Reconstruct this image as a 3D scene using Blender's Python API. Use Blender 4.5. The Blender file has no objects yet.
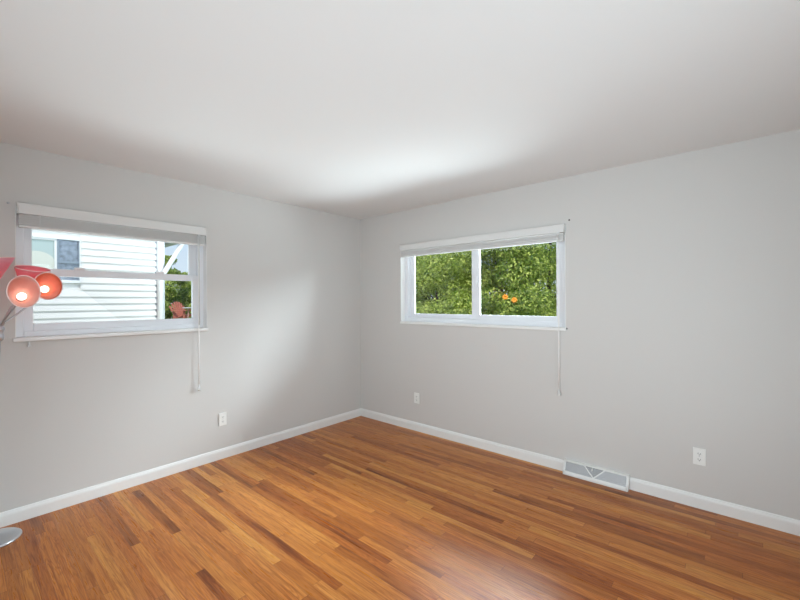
import bpy, bmesh, math, random
import numpy as np
from mathutils import Vector, Matrix

# ------------------------------------------------------------------ camera
S = bpy.context.scene
COL = S.collection
F, YAW, PITCH, ROLL = 387.467, 0.7122, 0.003242, -0.004582
CAM = Vector((3.5254, -3.3312, 1.41699))
def cam_axes():
    d = Vector((-math.sin(YAW), math.cos(YAW), 0)); r = Vector((math.cos(YAW), math.sin(YAW), 0)); u = Vector((0, 0, 1))
    d2 = d*math.cos(PITCH)+u*math.sin(PITCH); u2 = u*math.cos(PITCH)-d*math.sin(PITCH)
    r3 = r*math.cos(ROLL)+u2*math.sin(ROLL); u3 = u2*math.cos(ROLL)-r*math.sin(ROLL)
    return d2, r3, u3
D_, R_, U_ = cam_axes()
cd = bpy.data.cameras.new('camera'); cam = bpy.data.objects.new('camera', cd); COL.objects.link(cam)
cam.matrix_world = Matrix(((R_.x, U_.x, -D_.x, CAM.x), (R_.y, U_.y, -D_.y, CAM.y), (R_.z, U_.z, -D_.z, CAM.z), (0, 0, 0, 1)))
cd.sensor_fit = 'HORIZONTAL'; cd.sensor_width = 36; cd.lens = F/800*36; cd.clip_start = .02; cd.clip_end = 300
S.camera = cam
S.view_settings.view_transform = 'Standard'; S.view_settings.look = 'None'
S.view_settings.exposure = 0.07; S.view_settings.gamma = 1.0; S.view_settings.use_curve_mapping = False

# ------------------------------------------------------------------ sky, sun, large lights
W = bpy.data.worlds.new('sky'); S.world = W; W.use_nodes = True
nt = W.node_tree; bg = nt.nodes['Background']
tcw = nt.nodes.new('ShaderNodeTexCoord'); sxw = nt.nodes.new('ShaderNodeSeparateXYZ'); rw = nt.nodes.new('ShaderNodeValToRGB')
nt.links.new(tcw.outputs['Generated'], sxw.inputs[0]); nt.links.new(sxw.outputs[2], rw.inputs[0]); nt.links.new(rw.outputs[0], bg.inputs[0])
rw.color_ramp.elements[0].color = (.78, .88, .97, 1); rw.color_ramp.elements[1].color = (.22, .42, .80, 1)
_e = rw.color_ramp.elements.new(.25); _e.color = (.50, .70, .94, 1)
bg.inputs[1].default_value = 1.0

def look(o, tgt):
    o.rotation_euler = (Vector(tgt)-o.location).to_track_quat('-Z', 'Y').to_euler()
def area(name, loc, tgt, sx, sy, power, color=(1, 1, 1), spread=180):
    l = bpy.data.lights.new(name, 'AREA'); l.shape = 'RECTANGLE'; l.size = sx; l.size_y = sy; l.energy = power; l.color = color
    l.spread = math.radians(spread)
    o = bpy.data.objects.new(name, l); COL.objects.link(o); o.location = loc; look(o, tgt); return o
sl = bpy.data.lights.new('sun', 'SUN'); sl.energy = 3.0; sl.angle = math.radians(.6); sl.color = (1, .96, .9)
so = bpy.data.objects.new('sun', sl); COL.objects.link(so); so.location = (8, -8, 14); look(so, (0, 0, 0))
# added area lights outside the two windows, boosting daylight from sky and ground
FILL_COL = (.775, .907, .99)
area('sky_fill_right_window', (1.5, 1.15, 2.95), (1.6, -1.2, .3), 2.8, 1.6, 170, FILL_COL, 112)
area('low_sky_fill_right_window', (3.2, 1.5, 2.95), (0, -1.0, .9), 2.0, 1.5, 315, FILL_COL, 100)
area('ground_fill_right_window', (2.5, 1.9, -.05), (1.5, -1.4, 2.3), 4.8, 1.9, 235, FILL_COL, 108)
area('sky_fill_left_window', (-1.1, -2.5, 2.95), (1.4, -2.3, .3), 1.8, 1.3, 30, FILL_COL)
area('ground_fill_left_window', (-1.6, -3.1, 0), (1.4, -1.6, 2.2), 4.2, 1.7, 215, FILL_COL)
# added fill lights inside the room, out of view, with no fixture
area('room_fill_near', (2.7, -4.25, 1.2), (2.5, 0, 1.4), 2.8, 1.5, 31, FILL_COL, 120)
area('room_fill_side', (4.35, -1.9, 1.2), (1.5, -1.2, 1.9), 2.6, 1.7, 34, FILL_COL, 140)

# ------------------------------------------------------------------ helpers
RNG = random.Random(7)
def lin(c):
    return tuple(((v/255)/12.92 if v/255 <= .04045 else ((v/255+.055)/1.055)**2.4) for v in c)+(1,)
def mat(name, rgb, rough=.5, metal=0, spec=.5, noise=0, nscale=30, bump=0, bscale=200):
    m = bpy.data.materials.new(name); m.use_nodes = True
    t = m.node_tree; b = t.nodes['Principled BSDF']
    c = lin(rgb); b.inputs['Base Color'].default_value = c; b.inputs['Roughness'].default_value = rough
    b.inputs['Metallic'].default_value = metal; b.inputs['Specular IOR Level'].default_value = spec
    if noise or bump:
        tc = t.nodes.new('ShaderNodeTexCoord')
    if noise:
        n = t.nodes.new('ShaderNodeTexNoise'); n.inputs['Scale'].default_value = nscale; n.inputs['Detail'].default_value = 3
        t.links.new(tc.outputs['Object'], n.inputs['Vector'])
        r = t.nodes.new('ShaderNodeValToRGB')
        r.color_ramp.elements[0].position = .3; r.color_ramp.elements[1].position = .7
        r.color_ramp.elements[0].color = tuple(v*(1-noise) for v in c[:3])+(1,); r.color_ramp.elements[1].color = tuple(min(1, v*(1+noise)) for v in c[:3])+(1,)
        t.links.new(n.outputs[0], r.inputs[0]); t.links.new(r.outputs[0], b.inputs['Base Color'])
    if bump:
        n = t.nodes.new('ShaderNodeTexNoise'); n.inputs['Scale'].default_value = bscale; n.inputs['Detail'].default_value = 4
        t.links.new(tc.outputs['Object'], n.inputs['Vector'])
        bp = t.nodes.new('ShaderNodeBump'); bp.inputs['Strength'].default_value = bump; bp.inputs['Distance'].default_value = .002
        t.links.new(n.outputs[0], bp.inputs['Height']); t.links.new(bp.outputs[0], b.inputs['Normal'])
    return m

class MB:
    """collects shapes into one mesh"""
    def __init__(self, f=None): self.bm = bmesh.new(); self.f = f or (lambda a, b, c: (a, b, c))
    def v(self, p): return self.bm.verts.new(self.f(*p))
    def face(self, vs, smooth=False):
        try: fc = self.bm.faces.new(vs); fc.smooth = smooth; return fc
        except ValueError: return None
    def box(self, x0, x1, y0, y1, z0, z1):
        v = [self.v(p) for p in ((x0, y0, z0), (x1, y0, z0), (x1, y1, z0), (x0, y1, z0), (x0, y0, z1), (x1, y0, z1), (x1, y1, z1), (x0, y1, z1))]
        for q in ((0, 3, 2, 1), (4, 5, 6, 7), (0, 1, 5, 4), (1, 2, 6, 5), (2, 3, 7, 6), (3, 0, 4, 7)): self.face([v[i] for i in q])
        return self
    def quad(self, *p): self.face([self.v(q) for q in p]); return self
    def ring(self, a0, a1, z0, z1, w, b0, b1):
        """rectangular frame in the a/z plane, b = depth; w = (left, right, bottom, top) widths"""
        l, r, bt, tp = w
        self.box(a0, a0+l, b0, b1, z0, z1); self.box(a1-r, a1, b0, b1, z0, z1)
        self.box(a0+l, a1-r, b0, b1, z0, z0+bt); self.box(a0+l, a1-r, b0, b1, z1-tp, z1); return self
    def tube(self, pts, r, n=10, cap=True):
        pts = [Vector(p) for p in pts]; rs = r if isinstance(r, (list, tuple)) else [r]*len(pts)
        rings = []; ref = None
        for i, p in enumerate(pts):
            t = (pts[min(i+1, len(pts)-1)]-pts[max(i-1, 0)]).normalized()
            if ref is None: ref = Vector((0, 0, 1)) if abs(t.z) < .9 else Vector((1, 0, 0))
            a = t.cross(ref).normalized(); b = t.cross(a).normalized(); ref = b.cross(t) if False else ref
            rings.append([self.v(p+(a*math.cos(k*2*math.pi/n)+b*math.sin(k*2*math.pi/n))*rs[i]) for k in range(n)])
        for i in range(len(rings)-1):
            for k in range(n): self.face([rings[i][k], rings[i][(k+1) % n], rings[i+1][(k+1) % n], rings[i+1][k]], True)
        if cap: self.face(rings[0][::-1]); self.face(rings[-1])
        return self
    def lathe(self, prof, org=(0, 0, 0), axis=(0, 0, 1), n=32, oblique=None, L=1, squash=1):
        """prof = [(radius, height)] turned about an axis; oblique = vector the mouth is cut towards"""
        o = Vector(org); ax = Vector(axis).normalized()
        a = ax.cross(Vector((0, 0, 1)) if abs(ax.z) < .95 else Vector((1, 0, 0))).normalized(); b = ax.cross(a)
        rings = []
        for r, h in prof:
            if r < 1e-6: rings.append([self.v(o+ax*h)]); continue
            rg = []
            for k in range(n):
                dirn = a*(math.cos(k*2*math.pi/n)*(1-(1-squash)*min(1, h/L)))+b*math.sin(k*2*math.pi/n)
                hh = h
                if oblique is not None: hh += dirn.dot(Vector(oblique))*(h/L)**2
                rg.append(self.v(o+dirn*r+ax*hh))
            rings.append(rg)
        for A, Bq in zip(rings, rings[1:]):
            for k in range(n):
                k2 = (k+1) % n
                if len(A) == 1: self.face([A[0], Bq[k], Bq[k2]], True)
                elif len(Bq) == 1: self.face([A[k], A[k2], Bq[0]], True)
                else: self.face([A[k], A[k2], Bq[k2], Bq[k]], True)
        return self
    def build(self, name, m, parent=None, bevel=0, recalc=True, solid=0):
        if recalc: bmesh.ops.recalc_face_normals(self.bm, faces=self.bm.faces)
        me = bpy.data.meshes.new(name); self.bm.to_mesh(me); self.bm.free()
        me.materials.append(m)
        o = bpy.data.objects.new(name, me); COL.objects.link(o)
        if parent is not None:
            o.parent = parent; o.matrix_parent_inverse = Matrix.Translation(parent.location).inverted() if not parent.rotation_euler.z else parent.matrix_basis.inverted()
        if solid:
            s = o.modifiers.new('solid', 'SOLIDIFY'); s.thickness = solid; s.offset = 0
        if bevel:
            bv = o.modifiers.new('bevel', 'BEVEL'); bv.width = bevel; bv.segments = 2; bv.limit_method = 'ANGLE'; bv.angle_limit = math.radians(40)
        return o
def tag(o, label, cat, group=None, kind=None):
    o['label'] = label; o['category'] = cat
    if group: o['group'] = group
    if kind: o['kind'] = kind
    return o
def empty(name, loc=(0, 0, 0)):
    o = bpy.data.objects.new(name, None); COL.objects.link(o); o.location = loc; o.empty_display_size = .05; return o
def struct(o, label=None, cat=None):
    o['kind'] = 'structure'
    if label: o['label'] = label; o['category'] = cat
    return o
def sub(o, part, m, parent): ...

# ------------------------------------------------------------------ materials
M_wall = mat('greige wall paint', (212, 209, 205), .75, spec=.25, bump=.12, bscale=350)
M_ceil = mat('white ceiling paint', (232, 231, 229), .85, spec=.2, bump=.12, bscale=300)
M_trim = mat('white trim paint', (238, 237, 234), .35)
M_vinyl = mat('white vinyl', (236, 237, 240), .35)
M_blind = mat('white aluminium blind', (226, 225, 222), .42)
M_slat = mat('pale blind slats', (219, 218, 215), .5)
M_cord = mat('white cord', (250, 249, 246), .7)
M_clear = mat('clear plastic', (222, 222, 220), .2)
M_plate = mat('white outlet plastic', (240, 240, 236), .3)
M_slot = mat('dark slot', (60, 58, 55), .6)
M_register = mat('white enamelled metal', (236, 236, 233), .35)
M_louver = mat('grey louver metal', (205, 206, 208), .42, .3)
M_reg_dark = mat('register interior', (92, 94, 94), .7)
M_chrome = mat('brushed silver metal', (196, 198, 202), .28, .85)
M_caulk = mat('caulk', (222, 221, 217), .8)

def glass_mat(name):
    m = bpy.data.materials.new(name); m.use_nodes = True; t = m.node_tree; t.nodes.clear()
    out = t.nodes.new('ShaderNodeOutputMaterial'); mx = t.nodes.new('ShaderNodeMixShader'); tr = t.nodes.new('ShaderNodeBsdfTransparent')
    gl = t.nodes.new('ShaderNodeBsdfGlossy'); gl.inputs['Roughness'].default_value = .02; fr = t.nodes.new('ShaderNodeFresnel'); fr.inputs[0].default_value = 1.35
    tr.inputs[0].default_value = (.97, .98, .975, 1)
    t.links.new(fr.outputs[0], mx.inputs[0]); t.links.new(tr.outputs[0], mx.inputs[1]); t.links.new(gl.outputs[0], mx.inputs[2]); t.links.new(mx.outputs[0], out.inputs[0])
    return m
M_glass = glass_mat('window glass')

def wood_floor():
    m = bpy.data.materials.new('oak strip floor'); m.use_nodes = True; t = m.node_tree; N = t.nodes; L = t.links; b = N['Principled BSDF']
    def math_(op, a, c=None):
        n = N.new('ShaderNodeMath'); n.operation = op
        for i, q in enumerate((a, c)):
            if q is None: continue
            if isinstance(q, (int, float)): n.inputs[i].default_value = q
            else: L.new(q, n.inputs[i])
        return n.outputs[0]
    g = N.new('ShaderNodeNewGeometry'); sx = N.new('ShaderNodeSeparateXYZ'); L.new(g.outputs['Position'], sx.inputs[0])
    X, Y = sx.outputs[0], sx.outputs[1]
    v = math_('DIVIDE', Y, .050); row = math_('FLOOR', v); fv = math_('FRACT', v)
    def white(a, c=None):
        n = N.new('ShaderNodeTexWhiteNoise'); n.noise_dimensions = '2D'; cb = N.new('ShaderNodeCombineXYZ'); L.new(a, cb.inputs[0])
        if c is not None: L.new(c, cb.inputs[1])
        L.new(cb.outputs[0], n.inputs['Vector']); return n.outputs[0]
    rr = white(row)
    ln = math_('ADD', math_('MULTIPLY', white(math_('ADD', row, 91.3)), .6), .8)          # board length of this row
    u = math_('ADD', math_('DIVIDE', X, ln), math_('MULTIPLY', rr, 37.0)); idx = math_('FLOOR', u); fu = math_('FRACT', u)
    rnd = white(row, idx); rnd2 = white(math_('ADD', row, 311.7), idx)
    # grain
    cb = N.new('ShaderNodeCombineXYZ'); L.new(math_('ADD', math_('MULTIPLY', X, 2.2), math_('MULTIPLY', rnd, 50)), cb.inputs[0])
    L.new(math_('MULTIPLY', Y, 62.0), cb.inputs[1]); L.new(math_('MULTIPLY', rnd2, 30.0), cb.inputs[2])
    n1 = N.new('ShaderNodeTexNoise'); n1.inputs['Scale'].default_value = 1.6; n1.inputs['Detail'].default_value = 6; n1.inputs['Roughness'].default_value = .62; n1.inputs['Distortion'].default_value = .9
    L.new(cb.outputs[0], n1.inputs['Vector'])
    cb2 = N.new('ShaderNodeCombineXYZ'); L.new(math_('ADD', math_('MULTIPLY', X, 1.3), math_('MULTIPLY', rnd2, 80)), cb2.inputs[0]); L.new(math_('MULTIPLY', Y, 14.0), cb2.inputs[1]); L.new(math_('MULTIPLY', rnd, 30.0), cb2.inputs[2])
    n2 = N.new('ShaderNodeTexNoise'); n2.inputs['Scale'].default_value = 1.4; n2.inputs['Detail'].default_value = 2; L.new(cb2.outputs[0], n2.inputs['Vector'])
    wv = math_('SINE', math_('MULTIPLY', n2.outputs[0], 75.0)); wv = math_('MULTIPLY', math_('ADD', wv, 1.0), .5)   # cathedral figure
    ramp = N.new('ShaderNodeValToRGB'); cr = ramp.color_ramp
    stops = [(0, (124, 66, 24)), (.1, (163, 94, 38)), (.4, (189, 116, 51)), (.7, (201, 130, 60)), (.9, (212, 147, 73)), (1, (228, 172, 96))]
    cr.elements[0].position = 0; cr.elements[0].color = lin(stops[0][1]); cr.elements[1].position = 1; cr.elements[1].color = lin(stops[-1][1])
    for p_, c_ in stops[1:-1]: e = cr.elements.new(p_); e.color = lin(c_)
    L.new(math_('ADD', math_('ADD', math_('MULTIPLY', rnd, .82), .04), math_('MULTIPLY', math_('SUBTRACT', n2.outputs[0], .5), .45)), ramp.inputs[0])
    def mul(col, fac, dark):
        mx = N.new('ShaderNodeMix'); mx.data_type = 'RGBA'; mx.blend_type = 'MULTIPLY'; L.new(fac, mx.inputs[0]); L.new(col, mx.inputs[6]); mx.inputs[7].default_value = dark; return mx.outputs[2]
    hue = N.new('ShaderNodeMix'); hue.data_type = 'RGBA'; hue.blend_type = 'MULTIPLY'; L.new(math_('GREATER_THAN', rnd2, .6), hue.inputs[0]); L.new(ramp.outputs[0], hue.inputs[6]); hue.inputs[7].default_value = (1.0, .93, .92, 1)
    gr = N.new('ShaderNodeMapRange'); gr.inputs[1].default_value = .46; gr.inputs[2].default_value = .64; L.new(n1.outputs[0], gr.inputs[0])
    c = mul(hue.outputs[2], gr.outputs[0], (.64, .52, .42, 1))
    c = mul(c, math_('MULTIPLY', math_('MULTIPLY', wv, wv), math_('MULTIPLY', rnd2, .55)), (.6, .48, .38, 1))
    cb3 = N.new('ShaderNodeCombineXYZ'); L.new(math_('ADD', math_('MULTIPLY', X, 3.0), math_('MULTIPLY', rnd, 120)), cb3.inputs[0]); L.new(math_('MULTIPLY', Y, 40.0), cb3.inputs[1])
    n3 = N.new('ShaderNodeTexNoise'); n3.inputs['Scale'].default_value = 1.0; n3.inputs['Detail'].default_value = 3; L.new(cb3.outputs[0], n3.inputs['Vector'])
    st = N.new('ShaderNodeMapRange'); st.inputs[1].default_value = .62; st.inputs[2].default_value = .74; L.new(n3.outputs[0], st.inputs[0])
    c = mul(c, math_('MULTIPLY', st.outputs[0], .5), (.45, .33, .25, 1))
    e1 = math_('LESS_THAN', fv, .022); e2 = math_('LESS_THAN', math_('MULTIPLY', fu, ln), .0022); gap = math_('MAXIMUM', e1, e2)
    c = mul(c, math_('MULTIPLY', gap, .8), (.32, .25, .2, 1))
    L.new(c, b.inputs['Base Color'])
    b.inputs['Specular IOR Level'].default_value = .32
    rg = N.new('ShaderNodeMapRange'); rg.inputs[3].default_value = .22; rg.inputs[4].default_value = .36; L.new(n1.outputs[0], rg.inputs[0]); L.new(rg.outputs[0], b.inputs['Roughness'])
    h = math_('ADD', math_('MULTIPLY', gap, -1.0), math_('ADD', math_('MULTIPLY', n1.outputs[0], .12), math_('MULTIPLY', rnd2, .15)))
    bp = N.new('ShaderNodeBump'); bp.inputs['Strength'].default_value = .25; bp.inputs['Distance'].default_value = .0015; L.new(h, bp.inputs['Height']); L.new(bp.outputs[0], b.inputs['Normal'])
    return m
M_floor = wood_floor()

# ------------------------------------------------------------------ room shell
H = 2.44; XE, YS = 4.45, -4.35; TH = .2
LO = (-3.06, -1.856, 1.187, 2.062)     # left window opening y0,y1,z0,z1
RO = (.663, 2.466, 1.187, 2.052)       # right window opening x0,x1,z0,z1
fr = lambda u, w, z: (u, w, z)         # right wall: u along x, w outwards (+y)
fl = lambda u, w, z: (-w, u, z)        # left wall: u along y, w outwards (-x)
struct(MB().box(0, XE, YS, 0, -.12, 0).build('floor', M_floor), 'honey brown strip oak floor with a satin sheen', 'floor')
struct(MB().box(-TH, XE+TH, YS-TH, TH, H, H+.15).build('ceiling', M_ceil), 'smooth white painted ceiling over the room', 'ceiling')
def wall_open(f, u0, u1, o):
    b = MB(f)
    b.box(u0, o[0], 0, TH, -.12, H); b.box(o[1], u1, 0, TH, -.12, H); b.box(o[0], o[1], 0, TH, -.12, o[2]); b.box(o[0], o[1], 0, TH, o[3], H); return b
struct(wall_open(fl, YS-TH, TH, LO).build('wall_left', M_wall), 'light greige wall with the window onto the white siding', 'wall')
struct(wall_open(fr, 0, XE+TH, RO).build('wall_right', M_wall), 'light greige wall with the window onto green trees', 'wall')
struct(MB().box(XE, XE+TH, YS-TH, 0, -.12, H).build('wall_side', M_wall), 'greige wall to the right of the viewer', 'wall')
struct(MB().box(0, XE, YS-TH, YS, -.12, H).build('wall_near', M_wall), 'greige wall behind the viewer', 'wall')
M_brick = bpy.data.materials.new('brown brick'); M_brick.use_nodes = True
_t = M_brick.node_tree; _bk = _t.nodes.new('ShaderNodeTexBrick'); _bk.inputs['Scale'].default_value = 4.2
_bk.inputs['Color1'].default_value = lin((112, 84, 72)); _bk.inputs['Color2'].default_value = lin((92, 70, 62)); _bk.inputs['Mortar'].default_value = lin((130, 124, 116))
_g = _t.nodes.new('ShaderNodeNewGeometry'); _s = _t.nodes.new('ShaderNodeSeparateXYZ'); _c = _t.nodes.new('ShaderNodeCombineXYZ'); _a = _t.nodes.new('ShaderNodeMath')
_t.links.new(_g.outputs['Position'], _s.inputs[0]); _t.links.new(_s.outputs[0], _a.inputs[0]); _t.links.new(_s.outputs[1], _a.inputs[1]); _t.links.new(_a.outputs[0], _c.inputs[0]); _t.links.new(_s.outputs[2], _c.inputs[1])
_t.links.new(_c.outputs[0], _bk.inputs[0]); _t.links.new(_bk.outputs[0], _t.nodes['Principled BSDF'].inputs['Base Color']); _t.nodes['Principled BSDF'].inputs['Roughness'].default_value = .9
def cladding(f, u0, u1, o, name, label):
    b = MB(f); a, c, lo, hi = o[0]-.01, o[1]+.01, o[2]-.02, o[3]+.01
    for q in ((u0, a, -.5, H+.1), (c, u1, -.5, H+.1), (a, c, -.5, lo), (a, c, hi, H+.1)): b.box(q[0], q[1], TH+.001, TH+.06, q[2], q[3])
    struct(b.build(name, M_brick), label, 'outside wall')
cladding(fl, YS-TH, TH, LO, 'trim_1', 'brown brick facing outside the left wall')
cladding(fr, -TH, XE+TH, RO, 'trim_2', 'brown brick facing outside the right wall')
def baseboard(f, u0, u1, name, label):
    b = MB(f); prof = [(0, 0), (0.014, 0), (.014, .062), (.0125, .072), (.009, .08), (.0075, .086), (.004, .09), (0, .09)]
    A = [b.v((u0, -w, z)) for w, z in prof]; B2 = [b.v((u1, -w, z)) for w, z in prof]
    for i in range(len(prof)): j = (i+1) % len(prof); b.face([A[i], A[j], B2[j], B2[i]])
    b.face(A); b.face(B2[::-1]); struct(b.build(name, M_trim), label, 'baseboard')
baseboard(fl, YS, 0, 'baseboard_left', 'white baseboard along the wall behind the lamp base')
baseboard(fr, .0, XE, 'baseboard_right', 'white baseboard along the wall with the floor register')

# ------------------------------------------------------------------ windows
def window_right():
    u0, u1, z0, z1 = RO
    e = empty('window_2', ((u0+u1)/2, 0, z0)); struct(e, 'white sliding window looking onto green trees', 'window')
    MB(fr).ring(u0, u1, z0, z1, (.05, .05, .045, .05), .066, .17).build('window_frame', M_vinyl, e, bevel=.003)
    b = MB(fr).box(u0-.008, u1+.004, -.012, .07, z0-.022, z0+.002)
    b.build('window_sill', M_trim, e, bevel=.004)
    jl = MB(fr).box(u0-.001, u0+.004, -.003, .066, z0, z1).box(u1-.004, u1+.001, -.003, .066, z0, z1); jl.build('jamb_liner', M_trim, e)
    s = MB(fr).ring(u0+.048, 1.577, z0+.043, z1-.04, (.051, .068, .047, .05), .118, .146).build('sash', M_vinyl, e, bevel=.003)
    MB(fr).box(u0+.09, 1.515, .130, .134, z0+.085, z1-.08).build('pane', M_glass, s)
    s = MB(fr).ring(1.572, u1-.048, z0+.043, z1-.04, (.044, .056, .049, .05), .082, .112).build('sash', M_vinyl, e, bevel=.003)
    MB(fr).box(1.61, u1-.1, .095, .099, z0+.085, z1-.08).build('pane', M_glass, s)
    MB(fr).box(1.582, 1.596, .070, .084, 1.57, 1.66).build('latch', M_vinyl, s, bevel=.003)
window_right()
def window_left():
    u0, u1, z0, z1 = LO
    e = empty('window_1', (0, (u0+u1)/2, z0)); struct(e, 'white single-hung window looking onto the neighbouring siding', 'window')
    MB(fl).ring(u0, u1, z0, z1, (.045, .045, .04, .05), .066, .17).build('window_frame', M_vinyl, e, bevel=.003)
    MB(fl).box(u0-.012, u1+.006, -.02, .07, z0-.022, z0+.004).build('window_sill', M_trim, e, bevel=.005)
    MB(fl).box(u0-.001, u0+.004, -.003, .066, z0, z1).box(u1-.004, u1+.001, -.003, .066, z0, z1).build('jamb_liner', M_trim, e)
    s = MB(fl).ring(u0+.043, u1-.043, 1.61, z1-.04, (.047, .061, .045, .05), .118, .146).build('sash', M_vinyl, e, bevel=.003)
    MB(fl).box(u0+.08, u1-.095, .130, .134, 1.64, z1-.08).build('pane', M_glass, s)
    s = MB(fl).ring(u0+.043, u1-.043, z0+.038, 1.655, (.050, .044, .052, .052), .08, .112).build('sash', M_vinyl, e, bevel=.003)
    MB(fl).box(u0+.085, u1-.08, .095, .099, z0+.08, 1.615).build('pane', M_glass, s)
    for uu in (-2.72, -2.2): MB(fl).box(uu-.03, uu+.03, .074, .1, 1.653, 1.672).build('sash_lock', M_vinyl, s, bevel=.003)
window_left()

# ------------------------------------------------------------------ blinds
def blind(f, u0, u1, zt, zh, zb, uc, ztas, label, wand):
    c = f((u0+u1)/2, 0, zt)
    e = empty('window_blind', c); tag(e, label, 'blind', 'mini blinds pulled up over the windows')
    MB(f).box(u0, u1, -.036, .03, zh, zt).box(u0-.002, u1+.002, -.038, -.034, zh, zh+.006).box(u0-.002, u1+.002, -.038, -.034, zt-.006, zt).build('headrail', M_blind, e, bevel=.002)
    b = MB(f); n = 14; top = zh-.004; bot = zb+.018
    for k in range(n):
        z = top+(bot-top)*(k+.5)/n; w = .0265; tilt = RNG.uniform(-.0007, .0007)
        b.box(u0+.006, u1-.006, -.008-w/2-.004, -.008+w/2-.004, z-.0016+tilt, z+.0016+tilt)
    b.build('slat_stack', M_slat, e)
    MB(f).box(u0+.004, u1-.004, -.028, .004, zb, zb+.017).build('bottom_rail', M_blind, e, bevel=.004)
    for q in (.09, .5, .91):
        uu = u0+(u1-u0)*q
        MB(f).box(uu-.002, uu+.002, -.0285, -.027, zb+.002, zh).build('ladder_cord', M_slat, e)
    MB(f).tube([(uc-.004, -.032, zh+.01), (uc-.004, -.034, 1.6), (uc-.002, -.034, 1.2), (uc-.002, -.03, ztas+.05)], .0026, 6).build('lift_cord', M_cord, e)
    cr = MB(f).tube([(uc+.005, -.032, zh+.01), (uc+.006, -.034, 1.5), (uc+.004, -.033, 1.1), (uc+.002, -.03, ztas+.05)], .0026, 6).build('lift_cord', M_cord, e)
    MB().lathe([(0, 0), (.012, 0), (.0145, .008), (.013, .024), (.006, .045), (.004, .055), (0, .055)], f(uc, -.03, ztas), n=12).build('tassel', M_clear, cr)
    MB(f).box(uc-.012, uc+.012, -.042, -.03, zh-.012, zh+.004).build('cord_lock', M_clear, e, bevel=.002)
    if wand: MB(f).tube([(uc-.001, -.040, zh-.002), (uc-.001, -.045, 1.222)], .0046, 8).build('tilt_wand', M_clear, e)
    for uu in (u0-.003, u1+.003): MB(f).box(uu-.0015, uu+.0015, -.038, .0, zh-.002, zt+.003).build('end_bracket', M_blind, e)
blind(fl, -3.05, -1.877, 2.067, 1.997, 1.908, -1.937, .655, 'raised white mini blind over the window with the siding view', True)
blind(fr, .682, 2.462, 2.048, 1.982, 1.910, 2.417, .625, 'raised white mini blind over the window with the tree view', False)

# small hardware left on the walls
tag(MB(fl).box(-3.000, -2.99, -.012, 0, 1.135, 1.165).box(-3.006, -2.984, -.016, -.002, 1.128, 1.140).build('blind_clip', M_clear, bevel=.002), 'small white plastic clip under the sill near the lamp', 'clip')
M_screw = mat('dark screw', (105, 103, 100), .5, .5)
tag(MB().lathe([(0, .004), (.006, .003), (.0075, 0)], (2.497, 0, 2.081), (0, -1, 0), 12).build('screw', M_screw), 'dark screw in the wall at the upper right of the tree-view blind', 'screw', None)
tag(MB().lathe([(0, .006), (.006, .004), (.008, 0)], (2.472, 0, 1.183), (0, -1, 0), 12).build('screw', M_screw), 'dark screw by the right end of the tree-view window sill', 'screw', None)
tag(MB().lathe([(0, .004), (.006, .003), (.0075, 0)], (0, -3.092, 2.06), (1, 0, 0), 12).build('screw', M_chrome), 'small screw in the wall left of the siding-view blind', 'screw', None)

# ------------------------------------------------------------------ outlets
def outlet(f, u, z, label):
    e = empty('power_outlet', f(u, 0, z)); tag(e, label, 'outlet', 'white wall outlets')
    MB(f).box(u-.035, u+.035, -.009, 0, z-.0575, z+.0575).build('cover_plate', M_plate, e, bevel=.003)
    for dz in (-.0195, .0195):
        r = MB(f); n = 20; vs = []
        for k in range(n):
            a = 2*math.pi*k/n; vs.append((max(-.0165, min(.0165, .0185*math.cos(a))), .0145*math.sin(a)))
        A = [r.v((u+x, -.0072, z+dz+y)) for x, y in vs]; B2 = [r.v((u+x, -.0105, z+dz+y)) for x, y in vs]
        for k in range(n): r.face([A[k], A[(k+1) % n], B2[(k+1) % n], B2[k]])
        r.face(B2); rc = r.build('socket', M_plate, e)
        MB(f).box(u-.0075, u-.0052, -.0109, -.010, z+dz-.003, z+dz+.007).box(u+.0052, u+.0075, -.0109, -.010, z+dz-.003, z+dz+.006).box(u-.0025, u+.0025, -.0109, -.010, z+dz-.0095, z+dz-.005).build('slots', M_slot, rc)
    MB().lathe([(0, .0105), (.003, .010), (.0035, .008)], f(u, 0, z), (Vector(f(0, -1, 0))), 10).build('screw', M_chrome, e)
outlet(fl, -1.722, .355, 'white power outlet on the wall below the siding-view window')
outlet(fr, .889, .357, 'white power outlet near the corner, below the tree-view window')
outlet(fr, 3.338, .351, 'white power outlet right of the floor register')

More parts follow.
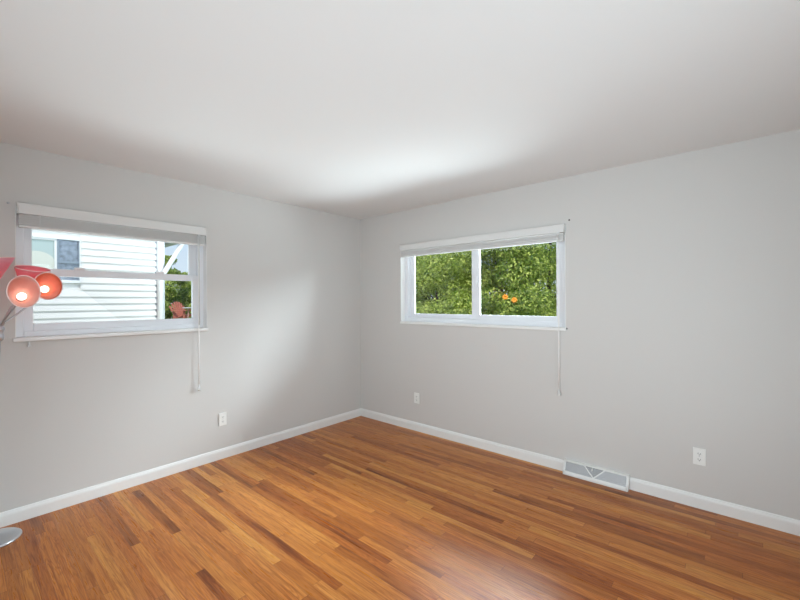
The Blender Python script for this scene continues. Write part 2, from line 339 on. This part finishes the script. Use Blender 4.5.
# ------------------------------------------------------------------ baseboard register
def register():
    u0, u1 = 2.455, 2.922
    e = empty('air_register', ((u0+u1)/2, 0, 0)); tag(e, 'white metal baseboard air register with angled louver panels', 'register')
    T = Vector((0, -.020, .104)); B0 = Vector((0, -.066, .012))          # sloped face, top and bottom edge
    nrm = Vector((0, -(T.z-B0.z), -(B0.y-T.y)*-1)); nrm = Vector((0, -.092, .046)).normalized()
    def P(u, s, h): q = B0.lerp(T, s)+nrm*h; return (u, q.y, q.z)
    b = MB(); prof = [(-.0, .0), (-.064, 0), (-.064, .010), (-.019, .100), (0, .106)]
    A = [b.v((u0+.004, y, z)) for y, z in prof]; C = [b.v((u1-.004, y, z)) for y, z in prof]
    for i in range(5): b.face([A[i], A[(i+1) % 5], C[(i+1) % 5], C[i]])
    b.face(A); b.face(C); body = b.build('housing', M_reg_dark, e)
    def bar(b, ua, sa, ub, sb, w, h0=-.001, h1=.005):
        # bar on the sloped face between two (u, s) points; w = width in metres
        Ls = (T-B0).length; a = Vector((ua, sa*Ls)); c = Vector((ub, sb*Ls)); t = (c-a).normalized(); n = Vector((-t.y, t.x))*w/2
        pts = [a-n, c-n, c+n, a+n]
        v0 = [b.v(P(q.x, q.y/Ls, h0)) for q in pts]; v1 = [b.v(P(q.x, q.y/Ls, h1)) for q in pts]
        b.face(v1); b.face(v0[::-1])
        for i in range(4): b.face([v0[i], v0[(i+1) % 4], v1[(i+1) % 4], v1[i]])
    f_ = MB(); bar(f_, u0, .09, u1, .09, .020); bar(f_, u0, .95, u1, .95, .012); bar(f_, u0+.008, 0, u0+.008, 1, .018); bar(f_, u1-.008, 0, u1-.008, 1, .018)
    f_.box(u0, u1, -.030, 0, .104, .109)
    for uu in (u0, u1-.003):   # end caps
        q = [f_.v((uu, y, z)) for y, z in prof]; q2 = [f_.v((uu+.003, y, z)) for y, z in prof]
        f_.face(q); f_.face(q2)
        for i in range(5): f_.face([q[i], q[(i+1) % 5], q2[(i+1) % 5], q2[i]])
    f_.box(u0, u1, -.069, -.060, 0, .016)
    f_.build('frame', M_register, e, bevel=.0012)
    ul, uv, ur = 2.612, 2.684, 2.757
    v_ = MB(); bar(v_, ul, .9, uv, .17, .009, -.001, .0045); bar(v_, ur, .9, uv, .17, .009, -.001, .0045); v_.build('divider', M_register, e)
    def clip_poly(poly, ang, step, w, name):
        """parallel fins at an angle clipped to a polygon of (u, metres up the face)"""
        Ls = (T-B0).length; b = MB(); d = Vector((math.cos(ang), math.sin(ang))); n = Vector((-d.y, d.x))
        ks = [Vector(q).dot(n) for q in poly]; k = min(ks)+step*.6
        while k < max(ks):
            hits = []
            for i in range(len(poly)):
                a, c = Vector(poly[i]), Vector(poly[(i+1) % len(poly)]); ka, kc = a.dot(n)-k, c.dot(n)-k
                if ka*kc < 0: hits.append(a.lerp(c, ka/(ka-kc)))
            if len(hits) >= 2 and (hits[0]-hits[1]).length > .004:
                a, c = hits[0], hits[1]; bar(b, a.x, a.y/Ls, c.x, c.y/Ls, w, -.0005, .0028)
            k += step
        b.build(name, M_louver, e)
    Ls = (T-B0).length; lo, hi = .17*Ls, .9*Ls
    clip_poly([(u0+.017, lo), (uv-.006, lo), (ul-.006, hi), (u0+.017, hi)], math.radians(62), .0068, .0046, 'louver_panel')
    clip_poly([(uv+.006, lo), (u1-.017, lo), (u1-.017, hi), (ur+.006, hi)], math.radians(118), .0068, .0050, 'louver_panel')
    clip_poly([(uv, lo+.008), (ur-.008, hi), (ul+.008, hi)], 0, .0070, .0040, 'louver_panel')
    MB().box(2.668, 2.674, -.052, -.032, .078, .094).build('lever', M_register, e)
register()

# ------------------------------------------------------------------ floor lamp
def px(x, y, t): return CAM+(D_+R_*((x-400)/F)+U_*((300-y)/F))*t
def shade_mat(name, rgb, glow):
    m = bpy.data.materials.new(name); m.use_nodes = True; t = m.node_tree; b = t.nodes['Principled BSDF']; out = t.nodes['Material Output']
    b.inputs['Base Color'].default_value = lin(rgb); b.inputs['Roughness'].default_value = .35
    tr = t.nodes.new('ShaderNodeBsdfTranslucent'); tr.inputs[0].default_value = lin(glow); mx = t.nodes.new('ShaderNodeMixShader'); mx.inputs[0].default_value = .6
    t.links.new(b.outputs[0], mx.inputs[1]); t.links.new(tr.outputs[0], mx.inputs[2]); t.links.new(mx.outputs[0], out.inputs[0]); return m
M_bulb = bpy.data.materials.new('lit bulb'); M_bulb.use_nodes = True
_b = M_bulb.node_tree.nodes['Principled BSDF']; _b.inputs['Base Color'].default_value = (1, .95, .88, 1); _b.inputs['Emission Color'].default_value = (1, .90, .76, 1); _b.inputs['Emission Strength'].default_value = 2.8
M_rim = mat('pale shade rim', (255, 226, 220), .3)
def lamp():
    c = Vector((.18, -3.175, 0)); e = empty('floor_lamp', c); tag(e, 'silver floor lamp with several pink and coral cone shades', 'lamp')
    MB().lathe([(0, 0), (.128, 0), (.131, .004), (.130, .010), (.122, .016), (.095, .023), (.05, .031), (.022, .040), (.016, .05), (0, .05)], c, n=48).build('base', M_chrome, e)
    hub = px(-1, 331, 2.31)
    MB().tube([c+Vector((0, 0, .04)), c+Vector((.006, .006, .5)), hub-Vector((.004, .004, .05))], .0125, 14).build('pole', M_chrome, e)
    MB().lathe([(0, -.06), (.013, -.06), (.02, -.052), (.024, -.03), (.018, -.012), (.023, 0), (.027, .012), (.022, .026), (0, .03)], hub, n=20).build('hub', M_chrome, e)
    heads = [
        ('pale salmon cone shade facing the room', (255, 204, 192), (24, 291.5, 2.09), (21, 298, 2.215), .088, None, [(3, 322, 2.3), (13, 309, 2.27)], .74),
        ('coral orange cone shade facing right', (255, 166, 134), (48, 286, 2.30), (43, 290.5, 2.40), .082, R_*.02, [(6, 322, 2.32), (28, 306, 2.40)], .78),
        ('rose pink cone shade pointing up', (255, 168, 176), (33, 268.5, 2.40), (29, 296, 2.42), .083, None, [(4, 320, 2.33), (13, 306, 2.40)], 1),
        ('bright pink cone shade pointing up at the left', (255, 194, 206), (-6, 257.5, 2.24), (-15, 291, 2.26), .084, R_*.035, [(-1, 322, 2.3), (-9, 306, 2.28)], 1),
    ]
    for lab, rgb, mo, ne, r, ob, mids, sq in heads:
        mp, npnt = px(*mo), px(*ne); ax = mp-npnt; L = ax.length; axn = ax.normalized()
        b = MB().lathe([(.018, 0), (.024, .03*L), (.034, .18*L), (.047, .40*L), (.060, .62*L), (.075*r/.085, .84*L), (r, L)], npnt, ax, 40, ob, L, sq)
        s = b.build('lamp_shade', shade_mat(lab, rgb, rgb), e, solid=.0025, recalc=False); s['label'] = lab
        at = axn.cross(Vector((0, 0, 1)) if abs(axn.z) < .95 else Vector((1, 0, 0))).normalized(); bt = axn.cross(at); rim = []
        for k in range(41):
            a_ = k*2*math.pi/40; dv = at*math.cos(a_)*sq+bt*math.sin(a_); rim.append(mp+dv*r+axn*(dv.dot(ob) if ob is not None else 0))
        MB().tube(rim, .0024, 6, cap=False).build('rim', M_rim, s)
        MB().lathe([(0, -.028), (.013, -.028), (.019, -.016), (.0205, .004), (.016, .012), (0, .012)], npnt, ax, 16).build('socket', M_chrome, s)
        MB().lathe([(0, .012), (.012, .012), (.013, .022), (.018, .034), (.0215, .046), (.020, .058), (.012, .066), (0, .069)], npnt, ax, 20).build('bulb', M_bulb, s)
        # goose-neck arm
        P0 = hub+Vector((0, 0, .015)); pts = [P0]+[px(*q) for q in mids]+[npnt-axn*.05, npnt-axn*.02]
        out = []
        for i in range(len(pts)-1):
            a = pts[max(i-1, 0)]; b1 = pts[i]; c1 = pts[i+1]; d1 = pts[min(i+2, len(pts)-1)]
            for k in range(8):
                t = k/8; out.append(.5*((2*b1)+(c1-a)*t+(2*a-5*b1+4*c1-d1)*t*t+(3*b1-a-3*c1+d1)*t**3))
        out.append(pts[-1]); MB().tube(out, .0055, 8).build('arm', M_chrome, e)
lamp()

# ------------------------------------------------------------------ outside: ground, house, yard
M_grass = mat('lawn', (104, 118, 72), .9, spec=.2, noise=.35, nscale=3)
def ground_z(x, y):
    s = max(0, min(1, (-x-6)/9)); s = s*s*(3-2*s); return -.45+.92*s
def ground():
    b = MB(); n = 44; g = [[None]*(n+1) for _ in range(n+1)]
    for i in range(n+1):
        for j in range(n+1):
            x = -50+80*i/n; y = -30+80*j/n; g[i][j] = b.v((x, y, ground_z(x, y)))
    for i in range(n):
        for j in range(n): b.face([g[i][j], g[i+1][j], g[i+1][j+1], g[i][j+1]], True)
    struct(b.build('lawn', M_grass), 'sloping green lawn outside the windows', 'lawn')
ground()

M_siding = mat('white lap siding', (222, 219, 216), .5)
M_hwhite = mat('white house trim', (228, 228, 228), .4)
M_channel = mat('grey siding channel', (150, 152, 158), .5)
M_roof = mat('grey roof shingles', (96, 94, 92), .9, noise=.2, nscale=8)
M_screen = mat('window screen', (128, 138, 152), .6, noise=.3, nscale=22)
M_hglass = mat('reflecting house glass', (172, 186, 184), .35, 0, .3)
M_reflection = mat('pale curtain', (205, 206, 196), .8)
def house():
    X = -3.8; y1 = -.987; zg = -.5
    e = empty('neighbor_house', (X, -4, zg)); tag(e, 'white lap-sided neighbouring house seen through the left window', 'house')
    ex = .103; b = MB(); yL, yR = -9.5, -1.09
    wy0, wy1, wz0, wz1 = -2.86, -2.085, 1.70, 2.375
    z = zg+.05
    while z < 3.2:
        z1 = min(z+ex, 3.2); segs = [(yL, yR)]
        if z1 > wz0 and z < wz1: segs = [(yL, wy0), (wy1, yR)]
        for a, c in segs:
            b.quad((X+.026, a, z), (X+.026, c, z), (X+.004, c, z1), (X+.004, a, z1)); b.quad((X, a, z), (X, c, z), (X+.026, c, z), (X+.026, a, z))
        z = z1
    b.box(X-.12, X, yL, y1, zg, 3.2)
    b.box(X-6, X-.12, y1-.12, y1, zg, 2.75); b.box(X-6, X, yL-.1, yL, zg, 2.75); b.box(X-6.1, X-6, yL, y1, zg, 2.75)
    # gable triangle
    ym = (yL+y1)/2
    for xx in (X, X-6):
        v = [b.v((xx, yL, 3.0)), b.v((xx, y1, 3.0)), b.v((xx, ym, 5.2))]; b.face(v)
    b.build('siding', M_siding, e)
    MB().box(X, X+.028, -1.077, y1, zg, 3.2).box(X-.12, X, y1, y1+.028, zg, 2.8).build('corner_board', M_hwhite, e, bevel=.004)
    MB().box(X, X+.012, -1.107, -1.077, zg, 3.2).build('siding_channel', M_channel, e)
    # roof with eave overhang on the +y side
    r = MB()
    for s in (1, -1):
        yo = (y1 if s > 0 else yL)+s*.36; zo = 2.72
        v = [(X+.35, ym, 5.32), (X-6.35, ym, 5.32), (X-6.35, yo, zo), (X+.35, yo, zo)]
        vt = [r.v(q) for q in v]; vb = [r.v((q[0], q[1], q[2]-.14)) for q in v]
        r.face(vt); r.face(vb[::-1])
        for i in range(4): r.face([vt[i], vt[(i+1) % 4], vb[(i+1) % 4], vb[i]])
    r.build('roof', M_roof, e)
    MB().box(X-6.3, X+.3, y1+.31, y1+.43, 2.50, 2.62).build('gutter', M_hwhite, e, bevel=.01)
    d = MB(); xd = X+.072
    d.tube([(xd, y1+.33, 2.56), (xd, y1+.29, 2.46), (xd, y1+.0, 1.92), (xd, y1-.045, 1.84), (xd, y1-.045, zg+.1)], .04, 10)
    d.build('downspout', M_hwhite, e)
    w = MB().ring(wy0, wy1, wz0, wz1, (.05, .04, .04, .045), X-.02, X+.03) if False else MB(lambda a, dd, z: (dd, a, z)).ring(wy0, wy1, wz0, wz1, (.045, .012, .045, .05), X-.02, X+.035)
    wf = w.build('window_frame', M_hwhite, e, bevel=.004)
    ff = lambda a, dd, z: (dd, a, z)
    MB(ff).ring(-2.345, -2.088, wz0+.0, wz1-.005, (.022, .02, .03, .02), X+.012, X+.03).box(-2.33, -2.1, X+.012, X+.028, 1.985, 2.02).build('screen_frame', M_screen_frame, wf)
    MB(ff).box(-2.33, -2.1, X+.006, X+.012, wz0+.02, wz1-.02).build('insect_screen', M_screen, wf)
    MB(ff).ring(-2.82, -2.343, wz0+.04, wz1-.045, (.03, .03, .03, .03), X-.004, X+.02).build('sash', M_hwhite, wf)
    MB(ff).box(-2.79, -2.37, X+.001, X+.003, wz0+.06, wz1-.07).build('pane', M_hglass, wf)
    arch = MB(ff); n = 24
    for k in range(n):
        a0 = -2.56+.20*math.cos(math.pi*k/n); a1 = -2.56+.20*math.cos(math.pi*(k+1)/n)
        arch.quad((a0, X+.0042, wz0+.07), (a1, X+.0042, wz0+.07), (a1, X+.0042, 1.98+.16*math.sin(math.pi*(k+1)/n)), (a0, X+.0042, 1.98+.16*math.sin(math.pi*k/n)))
    arch.build('reflection', M_reflection, wf)  # pale arched sheet on the glass, its colour standing in for a reflection
M_screen_frame = mat('screen frame', (128, 140, 152), .5)
house()

M_redwood = mat('red stained wood', (206, 122, 100), .7, noise=.15, nscale=12)
def yard_chair():
    p = px(184, 317, 18); x0, y0 = p.x, p.y; zb = ground_z(x0, y0)
    e = empty('adirondack_chair', (x0, y0, zb)); tag(e, 'red slatted wooden chair on the lawn seen through the left window', 'chair')
    ang = math.radians(20); ca, sa = math.cos(ang), math.sin(ang)
    f = lambda a, b, c: (x0+a*ca-b*sa, y0+a*sa+b*ca, zb+c)      # a = forward (towards the viewer), b = sideways
    for s in (-1, 1):
        MB(f).box(.33, .39, s*.29-.03, s*.29+.03, 0, .56).build('leg', M_redwood, e)
        MB(f).box(-.36, -.30, s*.25-.03, s*.25+.03, 0, .45).build('leg', M_redwood, e)
        MB(f).box(-.34, .46, s*.36-.075, s*.36+.075, .56, .585).build('arm_rest', M_redwood, e)
    b = MB(f)
    for k in range(6): q = .36-k*.115; b.box(q-.05, q+.05, -.27, .27, .36-.03*k, .385-.03*k)
    b.build('seat', M_redwood, e)
    for k in range(7):
        t = k-3; h = .98-.022*t*t; b = MB(f); a0, a1 = t*.076, t*.118
        v = [b.v(q) for q in ((-.24, a0-.032, .22), (-.24, a0+.032, .22), (-.46, a1+.043, h), (-.46, a1-.043, h), (-.265, a0-.032, .22), (-.265, a0+.032, .22), (-.485, a1+.043, h), (-.485, a1-.043, h))]
        for q in ((0, 1, 2, 3), (7, 6, 5, 4), (0, 4, 5, 1), (1, 5, 6, 2), (2, 6, 7, 3), (3, 7, 4, 0)): b.face([v[i] for i in q])
        b.build('back_slat', M_redwood, e)
yard_chair()
M_patio = mat('pale patio metal', (214, 208, 202), .5)
M_patio_pink = mat('terracotta pink', (206, 160, 142), .8)
def yard_table():
    p = px(192.5, 317, 17); x0, y0 = p.x, p.y; zb = ground_z(x0, y0)
    e = empty('patio_table', (x0, y0, zb)); tag(e, 'pale round patio table on the lawn beside the red chair', 'table')
    MB().lathe([(0, .69), (.38, .69), (.40, .70), (.40, .72), (.38, .73), (0, .73)], (x0, y0, zb), n=28).build('tabletop', M_patio, e)
    for k in range(4):
        a = k*math.pi/2+.5; MB().tube([(x0+.3*math.cos(a), y0+.3*math.sin(a), zb), (x0+.2*math.cos(a), y0+.2*math.sin(a), zb+.69)], .022, 8).build('leg', M_patio_pink, e)
yard_table()

# ------------------------------------------------------------------ trees and hedges
def leaf_mat(name, dark, light, trans):
    m = bpy.data.materials.new(name); m.use_nodes = True; t = m.node_tree; N = t.nodes; L = t.links
    b = N['Principled BSDF']; out = N['Material Output']; g = N.new('ShaderNodeNewGeometry'); r = N.new('ShaderNodeValToRGB')
    r.color_ramp.elements[0].color = lin(dark); r.color_ramp.elements[1].color = lin(light); _m = r.color_ramp.elements.new(.6); _m.color = tuple(.56*a+.44*c for a, c in zip(lin(dark), lin(light)))
    L.new(g.outputs['Random Per Island'], r.inputs[0]); L.new(r.outputs[0], b.inputs['Base Color']); b.inputs['Roughness'].default_value = .45
    tr = N.new('ShaderNodeBsdfTranslucent'); tr.inputs[0].default_value = lin(trans); mx = N.new('ShaderNodeMixShader'); mx.inputs[0].default_value = .35
    L.new(b.outputs[0], mx.inputs[1]); L.new(tr.outputs[0], mx.inputs[2]); L.new(mx.outputs[0], out.inputs[0]); return m
M_leafA = leaf_mat('yellow green leaves', (78, 108, 30), (246, 248, 138), (200, 225, 90))
M_leafB = leaf_mat('mid green leaves', (52, 86, 30), (236, 244, 126), (160, 195, 75))
M_leafC = leaf_mat('dark green leaves', (40, 66, 32), (178, 204, 104), (100, 140, 60))
M_bark = mat('bark', (92, 80, 68), .9, noise=.3, nscale=14)
M_blossom = mat('orange petals', (250, 160, 50), .6)
def foliage(name, blobs, n, size, m, parent, seed):
    rs = np.random.RandomState(seed); V = []; 
    vol = np.array([b_[3]**2 for b_ in blobs]); cnt = (n*vol/vol.sum()).astype(int)
    cs = []; ds = []
    for (x, y, z, r), k in zip(blobs, cnt):
        d = rs.normal(size=(k, 3)); d /= np.linalg.norm(d, axis=1)[:, None]; rad = r*(1-.45*rs.rand(k)**1.6)
        ds.append(d); cs.append(np.array([x, y, z])+d*rad[:, None]*np.array([1, 1, .85]))
    c = np.concatenate(cs); k = len(c)
    nrm = rs.normal(size=(k, 3))*.55+np.concatenate(ds)*.9+np.array([0, 0, .3]); nrm /= np.linalg.norm(nrm, axis=1)[:, None]
    a = np.cross(nrm, rs.normal(size=(k, 3))); a /= np.linalg.norm(a, axis=1)[:, None]; b = np.cross(nrm, a)
    s = size*(.6+.8*rs.rand(k))[:, None]
    P = np.stack([c-a*s, c+b*s*.45+nrm*s*.12, c+a*s, c-b*s*.45+nrm*s*.12], 1).reshape(-1, 3)
    i = np.arange(k)*4; faces = np.concatenate([np.stack([i, i+1, i+2], 1), np.stack([i, i+2, i+3], 1)])
    me = bpy.data.meshes.new(name); me.from_pydata(P.tolist(), [], faces.tolist()); me.materials.append(m)
    o = bpy.data.objects.new(name, me); COL.objects.link(o)
    if parent: o.parent = parent; o.matrix_parent_inverse = Matrix.Translation(parent.location).inverted()
    return o
def tree(x, y, top, rad, zlow, n, size, m, label, seed, group=None, name='leafy_tree', trunk=.05, cat='tree'):
    zg = ground_z(x, y); e = empty(name, (x, y, zg)); tag(e, label, cat, group); rg = random.Random(seed)
    blobs = []; nb = 34
    tb = MB(); tb.tube([(x, y, zg-.1), (x+rg.uniform(-.1, .1), y, zg+(top-zg)*.45), (x+rg.uniform(-.2, .2), y+rg.uniform(-.2, .2), top-.3*rad)], [trunk, trunk*.75, trunk*.25], 9)
    for k in range(nb):
        a = rg.uniform(0, 2*math.pi); t = rg.random(); z = zlow+(top-zlow)*t; q = rad*(math.sin(math.pi*(.15+.80*t)))**.7*rg.uniform(.35, .9)
        bx, by = x+q*math.cos(a), y+q*math.sin(a); blobs.append((bx, by, z, rad*rg.uniform(.2, .38)))
        if k % 3 == 0: tb.tube([(x, y, max(zg+.2, z-.5*rad)), ((x+bx)/2, (y+by)/2, z-.2*rad), (bx, by, z)], [trunk*.35, trunk*.25, trunk*.1], 6)
    vx, vy = CAM.x-x, CAM.y-y; vl = math.hypot(vx, vy)
    for k in range(4):
        z = zlow+(top-zlow)*(.15+.2*k); q = rad*rg.uniform(.3, .55); sd = rg.uniform(-.4, .4)*rad
        blobs.append((x+vx/vl*q-vy/vl*sd, y+vy/vl*q+vx/vl*sd, z, rad*rg.uniform(.24, .36)))
    tb.build('trunk', M_bark, e); foliage('foliage', blobs, n, size, m, e, seed); return e
G = 'trees outside the right window'
tree(-2.5, 5.2, 2.85, 1.6, .3, 36000, .042, M_leafA, 'sunlit yellow-green tree filling the left pane of the right-hand window', 3, G)
tree(-5.0, 6.9, 5.2, 1.7, 1.0, 17000, .045, M_leafB, 'darker green tree behind the yellow-green one at the left of the right-hand window', 4, G)
tb_ = tree(-1.04, 5.9, 3.4, 1.5, .4, 32000, .042, M_leafB, 'green tree with orange blossoms in the right pane of the right-hand window', 5, G)
tree(-.45, 7.6, 4.6, 1.5, .9, 22000, .042, M_leafA, 'yellow-green thin-trunked tree near the right edge of the right-hand window', 6, G, trunk=.07)
tree(-4.2, 10.4, 6.0, 2.4, .8, 11000, .055, M_leafC, 'tall dark green tree behind the mullion of the right-hand window', 7, G)
tree(-8.2, 12.0, 7.0, 2.8, .8, 10000, .062, M_leafC, 'tall dark tree far behind the left pane of the right-hand window', 8, G)
tree(-.9, 12.0, 6.5, 2.5, .8, 22000, .060, M_leafC, 'tall dark tree far behind the thin-trunked one in the right-hand window', 9, G)
for q in ((505, 297, 7.3), (514, 300, 7.2)):
    p = px(*q); b = MB()
    for k in range(7):
        a = k*2*math.pi/7; v = R_*math.cos(a)+U_*math.sin(a)*.8-D_*.35
        b.lathe([(0, 0), (.014, .012), (.024, .03), (.018, .05), (0, .062)], p, v, 6)
    b.build('blossom', M_blossom, tb_)
GL = 'trees outside the left window'
tree(-18.6, 3.8, 3.6, 1.3, .3, 14000, .075, M_leafB, 'green tree beside the white downspout', 12, GL)
tree(-20.2, 6.0, 2.9, 1.5, .3, 14000, .075, M_leafA, 'lower feathery tree right of the white downspout', 13, GL)
tree(-22.0, 3.2, 4.3, 1.5, .4, 14000, .075, M_leafB, 'bushy green tree just past the neighbouring house corner', 14, GL)
tree(-17.6, 2.9, 2.0, 1.0, .5, 10000, .055, M_leafA, 'light green shrub behind the red lawn chair', 15, GL, name='leafy_shrub', trunk=.04, cat='shrub')
tree(-18.0, 5.4, 2.2, 1.1, .5, 10000, .055, M_leafB, 'green shrub behind the patio table', 16, GL, name='leafy_shrub', trunk=.04, cat='shrub')
